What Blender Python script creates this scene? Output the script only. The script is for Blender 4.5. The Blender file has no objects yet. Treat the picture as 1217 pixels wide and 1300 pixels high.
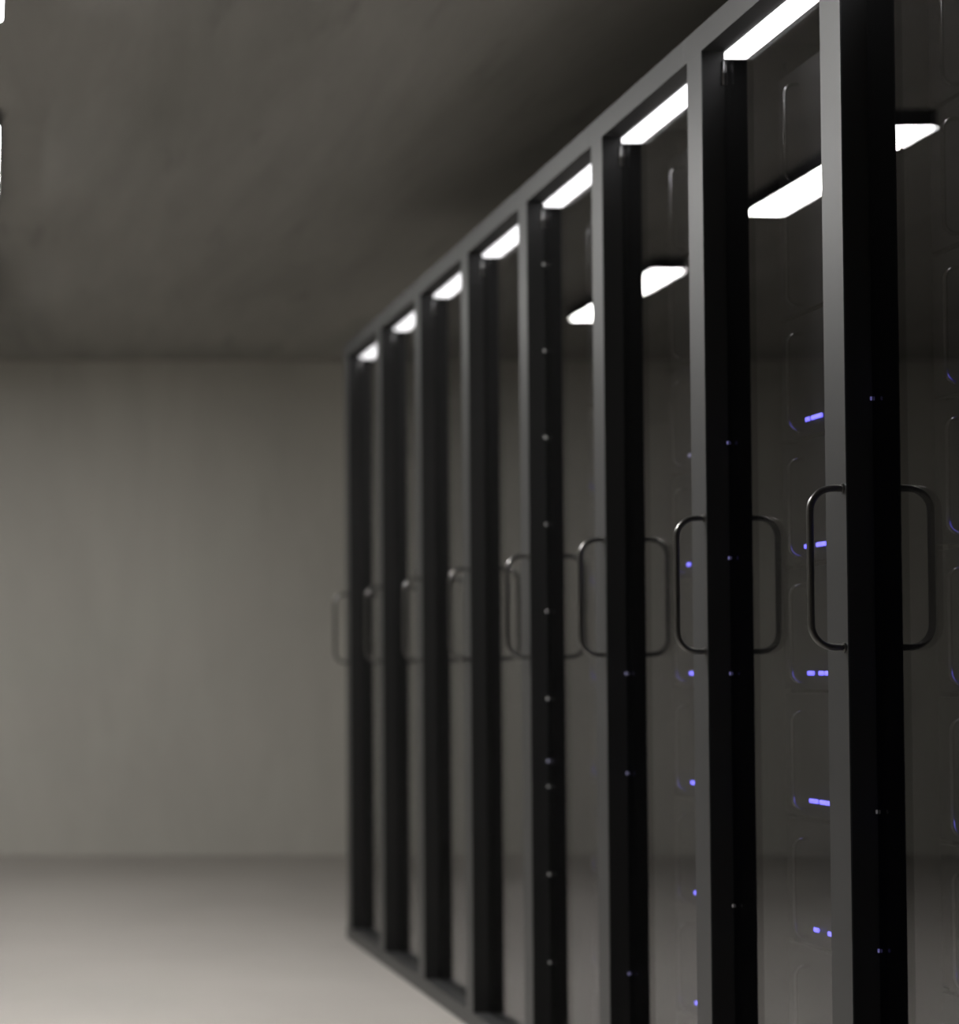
import bpy, bmesh, math
from mathutils import Vector

# ------------------------------------------------------------------ camera, world, exposure
scn = bpy.context.scene
COL = scn.collection
FPX = 2525.0            # focal length in pixels of the 1217 x 1300 frame
XV, YV = -24.0, 855.0   # vanishing point of the aisle in that frame
EYE = 0.98              # eye height
PITCH = math.radians(1.75)

cam_d = bpy.data.cameras.new('camera')
cam = bpy.data.objects.new('camera', cam_d)
COL.objects.link(cam)
cam.location = (0, 0, EYE)
cam.rotation_euler = (math.pi / 2 + PITCH, 0, 0)
cam_d.sensor_fit = 'HORIZONTAL'
cam_d.sensor_width = 36.0
cam_d.lens = FPX / 1217 * 36.0
cam_d.shift_x = (608.5 - XV) / 1217
cam_d.shift_y = ((YV - FPX * math.tan(PITCH)) - 650.0) / 1217
cam_d.clip_start = 0.05
cam_d.dof.use_dof = True
cam_d.dof.focus_distance = 3.25
cam_d.dof.aperture_fstop = 2.8
scn.camera = cam

w = bpy.data.worlds.new('world')
scn.world = w
w.use_nodes = True
w.node_tree.nodes['Background'].inputs[0].default_value = (0.6, 0.65, 0.7, 1)
w.node_tree.nodes['Background'].inputs[1].default_value = 0.0

vs = scn.view_settings
vs.view_transform = 'Standard'
vs.look = 'None'
vs.gamma = 1.0
vs.use_curve_mapping = False
vs.exposure = 0.0
scn.cycles.max_bounces = 10
scn.cycles.diffuse_bounces = 5
scn.cycles.transparent_max_bounces = 24
scn.cycles.sample_clamp_indirect = 4.0
scn.cycles.use_denoising = True

LAMPS = (29.0, 57.0, 152.0)   # radiance of the ceiling light diffusers, from the far wall towards the camera
STRIP = 5.5         # radiance of the strips inside the cabinets

# ------------------------------------------------------------------ materials
MATS = {}


def new_mat(name):
    m = bpy.data.materials.new(name)
    m.use_nodes = True
    MATS[name] = m
    nt = m.node_tree
    return m, nt, nt.nodes['Principled BSDF']


def plain(name, col, rough=0.5, metal=0.0, spec=0.5, grain=0.0, scale=60.0):
    m, nt, b = new_mat(name)
    b.inputs['Roughness'].default_value = rough
    b.inputs['Metallic'].default_value = metal
    b.inputs['Specular IOR Level'].default_value = spec
    tc = nt.nodes.new('ShaderNodeTexCoord')
    nz = nt.nodes.new('ShaderNodeTexNoise')
    nz.inputs['Scale'].default_value = scale
    nz.inputs['Detail'].default_value = 4
    nt.links.new(tc.outputs['Object'], nz.inputs['Vector'])
    mp = nt.nodes.new('ShaderNodeMapRange')
    mp.inputs['To Min'].default_value = 1.0 - grain
    mp.inputs['To Max'].default_value = 1.0 + grain
    nt.links.new(nz.outputs['Fac'], mp.inputs['Value'])
    mul = nt.nodes.new('ShaderNodeVectorMath')
    mul.operation = 'SCALE'
    mul.inputs[0].default_value = col
    nt.links.new(mp.outputs['Result'], mul.inputs['Scale'])
    nt.links.new(mul.outputs['Vector'], b.inputs['Base Color'])
    return m


def emit(name, col, strength):
    m, nt, b = new_mat(name)
    b.inputs['Base Color'].default_value = (0.8, 0.8, 0.8, 1)
    b.inputs['Emission Color'].default_value = (*col, 1)
    b.inputs['Emission Strength'].default_value = strength
    return m


def concrete(name, col, rough, stretch, scale, amp, spots=0.0, bump=0.1):
    """trowelled concrete: large soft mottling, streaks, a few small stains"""
    m, nt, b = new_mat(name)
    L = nt.links.new
    b.inputs['Roughness'].default_value = rough
    b.inputs['Specular IOR Level'].default_value = 0.3
    tc = nt.nodes.new('ShaderNodeTexCoord')
    mp = nt.nodes.new('ShaderNodeMapping')
    mp.inputs['Scale'].default_value = stretch
    L(tc.outputs['Object'], mp.inputs['Vector'])
    n1 = nt.nodes.new('ShaderNodeTexNoise')
    n1.inputs['Scale'].default_value = scale
    n1.inputs['Detail'].default_value = 6
    n1.inputs['Roughness'].default_value = 0.62
    n1.inputs['Distortion'].default_value = 0.4
    L(mp.outputs['Vector'], n1.inputs['Vector'])
    n2 = nt.nodes.new('ShaderNodeTexNoise')
    n2.inputs['Scale'].default_value = scale * 4
    n2.inputs['Detail'].default_value = 5
    L(mp.outputs['Vector'], n2.inputs['Vector'])
    r1 = nt.nodes.new('ShaderNodeMapRange')
    r1.inputs['From Min'].default_value = 0.3
    r1.inputs['From Max'].default_value = 0.7
    r1.inputs['To Min'].default_value = 1 - amp
    r1.inputs['To Max'].default_value = 1 + amp
    L(n1.outputs['Fac'], r1.inputs['Value'])
    r2 = nt.nodes.new('ShaderNodeMapRange')
    r2.inputs['From Min'].default_value = 0.62
    r2.inputs['From Max'].default_value = 0.74
    r2.inputs['To Min'].default_value = 1.0
    r2.inputs['To Max'].default_value = 1.0 - spots
    L(n2.outputs['Fac'], r2.inputs['Value'])
    mm = nt.nodes.new('ShaderNodeMath')
    mm.operation = 'MULTIPLY'
    L(r1.outputs['Result'], mm.inputs[0])
    L(r2.outputs['Result'], mm.inputs[1])
    sc = nt.nodes.new('ShaderNodeVectorMath')
    sc.operation = 'SCALE'
    sc.inputs[0].default_value = col
    L(mm.outputs['Value'], sc.inputs['Scale'])
    L(sc.outputs['Vector'], b.inputs['Base Color'])
    bp = nt.nodes.new('ShaderNodeBump')
    bp.inputs['Strength'].default_value = bump
    bp.inputs['Distance'].default_value = 0.004
    L(n2.outputs['Fac'], bp.inputs['Height'])
    L(bp.outputs['Normal'], b.inputs['Normal'])
    return m


def glass(name, tint):
    """architectural pane: straight-through tinted transmission, Fresnel mirror reflection"""
    m = bpy.data.materials.new(name)
    m.use_nodes = True
    MATS[name] = m
    nt = m.node_tree
    nt.nodes.remove(nt.nodes['Principled BSDF'])
    out = nt.nodes['Material Output']
    L = nt.links.new
    lw = nt.nodes.new('ShaderNodeLayerWeight')
    lw.inputs['Blend'].default_value = 0.5
    pw = nt.nodes.new('ShaderNodeMath')
    pw.operation = 'POWER'
    pw.inputs[1].default_value = 5.0
    L(lw.outputs['Facing'], pw.inputs[0])
    ma = nt.nodes.new('ShaderNodeMath')
    ma.operation = 'MULTIPLY_ADD'
    ma.inputs[1].default_value = 0.925
    ma.inputs[2].default_value = 0.075
    L(pw.outputs[0], ma.inputs[0])
    tr = nt.nodes.new('ShaderNodeBsdfTransparent')
    tr.inputs[0].default_value = (*tint, 1)
    gl = nt.nodes.new('ShaderNodeBsdfGlossy')
    gl.inputs['Roughness'].default_value = 0.0
    gl.inputs['Color'].default_value = (1, 1, 1, 1)
    mx = nt.nodes.new('ShaderNodeMixShader')
    L(ma.outputs[0], mx.inputs[0])
    L(tr.outputs[0], mx.inputs[1])
    L(gl.outputs[0], mx.inputs[2])
    L(mx.outputs[0], out.inputs['Surface'])
    return m


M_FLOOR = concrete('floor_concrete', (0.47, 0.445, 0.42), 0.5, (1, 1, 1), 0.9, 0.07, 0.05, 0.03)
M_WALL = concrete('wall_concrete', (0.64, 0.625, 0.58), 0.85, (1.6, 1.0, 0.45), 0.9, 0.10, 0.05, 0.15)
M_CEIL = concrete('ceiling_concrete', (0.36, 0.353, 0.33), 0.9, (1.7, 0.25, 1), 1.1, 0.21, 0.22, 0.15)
M_GREY = plain('grey_brushed_metal', (0.074, 0.075, 0.077), 0.40, 0.45, 0.4, 0.04, 40)
M_BLACK = plain('black_powder_coat', (0.012, 0.012, 0.012), 0.42, 0.0, 0.35, 0.05, 50)
M_INNER = plain('black_interior_paint', (0.006, 0.006, 0.006), 0.7, 0.0, 0.2, 0.05, 50)
M_SERVER = plain('black_server_bezel', (0.008, 0.008, 0.009), 0.6, 0.0, 0.25, 0.05, 80)
M_TUBE = plain('dark_chrome_tube', (0.17, 0.167, 0.163), 0.30, 1.0, 0.5, 0.03, 40)
M_CHROME = plain('chrome_tube', (0.29, 0.29, 0.29), 0.16, 1.0, 0.5, 0.03, 40)
M_PIN = plain('steel_glint_pin', (0.28, 0.28, 0.28), 0.35, 1.0, 0.5, 0.03, 40)
M_HOUSE = plain('charcoal_lamp_housing', (0.02, 0.02, 0.02), 0.5, 0.0, 0.3, 0.05, 40)
M_LAMPS = [emit('lamp_diffuser', (1.0, 0.983, 0.95), e) for e in LAMPS]
M_STRIP = emit('strip_diffuser', (1.0, 0.98, 0.95), STRIP)
M_LED = emit('blue_led', (0.14, 0.12, 1.0), 4.0)
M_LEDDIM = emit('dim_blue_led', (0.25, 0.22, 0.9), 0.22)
M_DOT = emit('dim_white_glow', (0.8, 0.8, 0.8), 0.05)
M_GLASS = glass('tinted_door_glass', (0.78, 0.78, 0.80))


# ------------------------------------------------------------------ mesh helpers
def box(bm, x0, x1, y0, y1, z0, z1, bevel=0.0, seg=2):
    r = bmesh.ops.create_cube(bm, size=1.0)
    vsx = r['verts']
    for v in vsx:
        v.co = Vector((x0 + (v.co.x + 0.5) * (x1 - x0),
                       y0 + (v.co.y + 0.5) * (y1 - y0),
                       z0 + (v.co.z + 0.5) * (z1 - z0)))
    if bevel > 0:
        es = list({e for v in vsx for e in v.link_edges})
        bmesh.ops.bevel(bm, geom=es, offset=bevel, segments=seg, affect='EDGES', profile=0.5)


def round_path(pts, r, n=6):
    out = [Vector(pts[0])]
    for a, b, c in zip(pts[:-2], pts[1:-1], pts[2:]):
        a, b, c = Vector(a), Vector(b), Vector(c)
        p, q = b + (a - b).normalized() * r, b + (c - b).normalized() * r
        o = p + q - b
        for i in range(n + 1):
            t = i / n * math.pi / 2
            out.append(o + (p - o) * math.cos(t) + (q - o) * math.sin(t))
    out.append(Vector(pts[-1]))
    return out


def tube(bm, path, rad, sides=12):
    rings = []
    up = None
    for i, p in enumerate(path):
        d = (path[min(i + 1, len(path) - 1)] - path[max(i - 1, 0)]).normalized()
        if up is None:
            up = Vector((0, 1, 0)) if abs(d.y) < 0.9 else Vector((0, 0, 1))
        s = d.cross(up).normalized()
        u = s.cross(d).normalized()
        rings.append([bm.verts.new(p + (s * math.cos(k / sides * math.tau) + u * math.sin(k / sides * math.tau)) * rad)
                      for k in range(sides)])
    for a, b in zip(rings[:-1], rings[1:]):
        for k in range(sides):
            f = bm.faces.new((a[k], a[(k + 1) % sides], b[(k + 1) % sides], b[k]))
            f.smooth = True
    bm.faces.new(rings[0])
    bm.faces.new(rings[-1])
    bmesh.ops.recalc_face_normals(bm, faces=bm.faces[:])


def disc(bm, c, axis, rad, depth, sides=14):
    """short cylinder with centre of its base at c along +-axis"""
    a = Vector(axis)
    tube(bm, [Vector(c), Vector(c) + a * depth], rad, sides)


def obj(name, bm, mat, parent=None):
    me = bpy.data.meshes.new(name)
    bm.to_mesh(me)
    bm.free()
    me.materials.append(mat)
    o = bpy.data.objects.new(name, me)
    COL.objects.link(o)
    o.parent = parent
    return o


def part(name, mat, parent, *boxes, bevel=0.0):
    bm = bmesh.new()
    for b in boxes:
        box(bm, *b, bevel=bevel)
    return obj(name, bm, mat, parent)


def tag(o, label, cat, group=None):
    o['label'] = label
    o['category'] = cat
    if group:
        o['group'] = group
    return o


def empty(name, loc):
    o = bpy.data.objects.new(name, None)
    o.empty_display_size = 0.1
    COL.objects.link(o)
    o.location = loc
    return o


def copy_tree(o, parent=None):
    c = o.copy()
    COL.objects.link(c)
    c.parent = parent
    for ch in list(o.children):
        copy_tree(ch, c)
    return c


# ------------------------------------------------------------------ the room
XL, XR, YN, YF, ZC = -3.4, 3.2, -3.0, 10.76, 2.68


def struct(name, mat, *b):
    o = part(name, mat, None, *b)
    o['kind'] = 'structure'
    return o


struct('floor', M_FLOOR, (XL, XR, YN, YF, -0.1, 0.0))
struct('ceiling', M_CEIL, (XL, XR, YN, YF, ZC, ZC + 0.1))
struct('wall_back', M_WALL, (XL - 0.1, XR + 0.1, YF, YF + 0.1, -0.1, ZC + 0.1))
struct('wall_near', M_WALL, (XL - 0.1, XR + 0.1, YN - 0.1, YN, -0.1, ZC + 0.1))
struct('wall_left', M_WALL, (XL - 0.1, XL, YN, YF, -0.1, ZC + 0.1))
struct('wall_right', M_WALL, (XR, XR + 0.1, YN, YF, -0.1, ZC + 0.1))

# ------------------------------------------------------------------ ceiling lights over the aisle
LX0, LX1 = -0.078, 0.051
LZ = EYE + 1.645


def make_lamp():
    root = empty('ceiling_light', (0, 0, ZC))
    h = ZC - LZ
    # channel housing, open below; the diffuser sits in it
    part('housing', M_HOUSE, root,
         (LX0 - 0.006, LX1 + 0.006, -0.57, 0.57, -0.025, -0.0005),
         (LX0 - 0.006, LX0 - 0.001, -0.57, 0.57, -h + 0.004, -0.025),
         (LX1 + 0.001, LX1 + 0.006, -0.57, 0.57, -h + 0.004, -0.025))
    for s in (-1, 1):
        part('end_cap', M_HOUSE, root,
             (LX0 - 0.006, LX1 + 0.006, min(s * 0.57, s * 0.576), max(s * 0.57, s * 0.576), -h + 0.002, -0.0005))
    part('diffuser', M_LAMPS[0], root, (LX0, LX1, -0.568, 0.568, -h, -0.026), bevel=0.004)
    return root


lamp0 = make_lamp()
lamp_spots = [
    (8.65, 'white linear ceiling light closest to the far wall, mirrored lowest in the glass'),
    (6.52, 'white linear ceiling light mirrored behind the first two posts, second from far wall'),
    (4.40, 'white linear ceiling light at top left picture edge, third from far wall'),
]
for i, (y, lab) in enumerate(lamp_spots):
    o = lamp0 if i == 0 else copy_tree(lamp0)
    o.location = (0, y, ZC)
    if i:
        d = [c for c in o.children if c.name.startswith('diffuser')][0]
        d.data = d.data.copy()
        d.data.materials[0] = M_LAMPS[i]
    tag(o, lab, 'ceiling light', 'ceiling lights over the aisle')

# ------------------------------------------------------------------ the row of server cabinets
W, D0, P = 1.354, 3.1075, 0.600
H = 2.20
RAIL_T, RAIL_B = 2.151, 0.046
G0, G1 = 0.043, 0.049        # glass pane
PW = 0.075                   # post width
Y0, Y1 = -0.5058, 0.094       # the cabinet's extent along the row
DEPTH = 1.0
HROW = 0.2325                # server pitch


def make_cabinet():
    root = empty('server_cabinet', (W, D0, 0))
    part('side_panel', M_INNER, root, (G1 + 0.001, DEPTH, Y1 - 0.008, Y1, 0, H - 0.012))
    part('side_panel', M_INNER, root, (G1 + 0.001, DEPTH, Y0, Y0 + 0.008, 0, H - 0.012))
    part('back_panel', M_INNER, root, (DEPTH - 0.008, DEPTH, Y0 + 0.008, Y1 - 0.008, 0.018, H - 0.012))
    part('roof_panel', M_INNER, root, (G1 + 0.001, DEPTH, Y0, Y1, H - 0.012, H))
    part('base_panel', M_INNER, root, (G1 + 0.001, DEPTH - 0.008, Y0 + 0.008, Y1 - 0.008, 0.0, 0.018))
    part('top_rail', M_GREY, root, (0, G0, Y0, Y1, RAIL_T, H), bevel=0.0005)
    part('bottom_rail', M_GREY, root, (0, G0, Y0, Y1, 0.0, RAIL_B), bevel=0.0005)
    post = part('post', M_BLACK, root, (0.0025, G0, 0, PW, RAIL_B, RAIL_T))
    part('post_trim', M_GREY, post, (0, 0.0025, 0.0, PW, RAIL_B, RAIL_T))
    door = part('glass_door', M_GLASS, root, (G0, G1, Y0 + 0.001, Y1 - 0.001, RAIL_B - 0.03, RAIL_T + 0.03))
    # long D handle standing out into the aisle from the near edge of the post
    bm = bmesh.new()
    zb, zt = EYE + 0.041, EYE + 0.291
    yh = 0.012
    tube(bm, round_path([(0.0, yh, zb), (-0.052, yh, zb), (-0.052, yh, zt), (0.0, yh, zt)], 0.036, 8), 0.0055, 14)
    hd = obj('handle', bm, M_TUBE, door)
    for z in (zb, zt):
        bm = bmesh.new()
        disc(bm, (0.0, yh, z), (-1, 0, 0), 0.0078, 0.003, 16)
        obj('handle_rosette', bm, M_TUBE, door)
    # added pin imitating the light strip's reflection where post meets glass
    bm = bmesh.new()
    disc(bm, (G0 - 0.003, -0.0024, EYE + 1.106), (0, 0, 1), 0.0022, 0.045, 12)
    obj('glint_pin', bm, M_PIN, door)
    # light strip under the roof just behind the glass
    st = part('light_strip', M_HOUSE, root, (G1 + 0.001, 0.106, Y0 + 0.012, Y1 - 0.048, RAIL_T + 0.004, H - 0.013))
    part('diffuser', M_STRIP, st, (G1 + 0.002, 0.102, Y0 + 0.014, Y1 - 0.052, RAIL_T - 0.004, RAIL_T + 0.004), bevel=0.002)
    # 19-inch mounting rails
    for y in (-0.468, 0.034):
        part('mounting_rail', M_INNER, root, (0.175, 0.20, y, y + 0.018, 0.018, RAIL_T - 0.01))
        part('mounting_rail', M_INNER, root, (0.80, 0.825, y, y + 0.018, 0.018, RAIL_T - 0.01))
    return root


CAB_LABELS = [
    'server cabinet just past the right picture edge, out of view',
    'rightmost server cabinet in view, cut off by the right picture edge',
    'server cabinet second from the right, with two bright blue lights per server',
    'server cabinet third from the right, one blue light per server beside its neighbour',
    'server cabinet fourth from the right, showing half a mirrored lamp',
    'server cabinet fifth from the right, fourth from the far end of the row',
    'server cabinet third from the far end of the row',
    'server cabinet next to the last one at the far end of the row',
    'blurred last server cabinet at the far end of the row, by open floor',
]
cab0 = make_cabinet()
cabs = []
for k in range(-1, 8):
    c = cab0 if k == -1 else copy_tree(cab0)
    c.location = (W, D0 + P * k, 0)
    tag(c, CAB_LABELS[k + 1], 'cabinet', 'row of glass-fronted server cabinets')
    cabs.append(c)
cabs = cabs[1:]

# tiny glowing dots set in the corner between post and glass
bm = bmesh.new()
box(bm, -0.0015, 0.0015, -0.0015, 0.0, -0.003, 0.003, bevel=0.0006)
dot0 = obj('glow_dot', bm, M_LEDDIM)
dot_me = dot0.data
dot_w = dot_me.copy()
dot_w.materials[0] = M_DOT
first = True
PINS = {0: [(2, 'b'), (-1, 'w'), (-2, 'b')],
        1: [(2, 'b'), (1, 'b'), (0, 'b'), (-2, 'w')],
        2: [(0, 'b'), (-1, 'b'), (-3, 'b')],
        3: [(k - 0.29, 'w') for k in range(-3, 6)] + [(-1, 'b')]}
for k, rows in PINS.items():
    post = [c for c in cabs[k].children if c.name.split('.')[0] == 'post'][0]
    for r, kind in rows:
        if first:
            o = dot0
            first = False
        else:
            o = bpy.data.objects.new('glow_dot', dot_me)
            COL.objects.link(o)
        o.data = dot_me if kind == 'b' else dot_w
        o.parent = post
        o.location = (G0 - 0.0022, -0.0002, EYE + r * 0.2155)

# ------------------------------------------------------------------ servers behind the glass
SX = 0.161       # local x of the server front
LED_ROWS = {     # (offset towards the camera from first bead, length) of the lit beads
    3: [], 4: [],
    2: [(0.000, 0.016), (0.040, 0.045)],
    1: [(-0.012, 0.016), (0.052, 0.040)],
    0: [(0.000, 0.026), (0.045, 0.018), (0.070, 0.018)],
    -1: [(0.006, 0.036), (0.056, 0.046)],
    -2: [(0.010, 0.020), (0.070, 0.020)],
    -3: [(0.008, 0.020), (0.066, 0.024)],
    -4: [(0.008, 0.020)],
}


def make_server(row):
    root = empty('server', (0, 0, 0))
    # origin: bottom centre of the front edge; z = 0 is the LED line - 0.03
    part('chassis', M_SERVER, root, (SX + 0.012, 0.79, -0.455, 0.008, 0.0, HROW - 0.006))
    part('front_panel', M_SERVER, root, (SX, SX + 0.012, -0.478, 0.030, 0.001, HROW - 0.007), bevel=0.0015)
    for y in (-0.066, -0.395):
        bm = bmesh.new()
        zb, zt = 0.013, 0.192
        tube(bm, round_path([(SX, y, zb), (SX - 0.026, y, zb), (SX - 0.026, y, zt), (SX, y, zt)], 0.018, 6), 0.0036, 10)
        obj('handle', bm, M_CHROME, root)
    for off, ln in LED_ROWS[row]:
        bm = bmesh.new()
        y = -0.093 - off
        box(bm, SX - 0.004, SX, y - ln / 2, y + ln / 2, 0.0265, 0.0345, bevel=0.0018)
        obj('glow_dot', bm, M_LED, root)
    return root


ORD = ['bottom', 'second from floor', 'third from floor', 'fourth from floor', 'fifth from floor',
       'sixth from floor', 'seventh from floor', 'eighth from floor', 'topmost']
CAB_SHORT = ['cabinet past the right picture edge', 'rightmost cabinet in view',
             'second cabinet from the right', 'third cabinet from the right', 'fourth cabinet from the right']
for i, r in enumerate(range(-4, 5)):
    proto = make_server(r)
    for k in range(-1, 4):
        s = proto if k == -1 else copy_tree(proto)
        s.location = (W, D0 + P * k + (0.022 if k == 2 else 0.015), EYE + r * HROW - 0.03)
        if k == 2 and r == 2:            # this unit's lights are nearly out
            for c in s.children:
                if c.name.startswith('glow_dot'):
                    c.data = c.data.copy()
                    c.data.materials[0] = M_LEDDIM
        tag(s, 'black server behind glass in %s, %s' % (CAB_SHORT[k + 1], ORD[i]),
            'server', 'servers stacked in the cabinets')
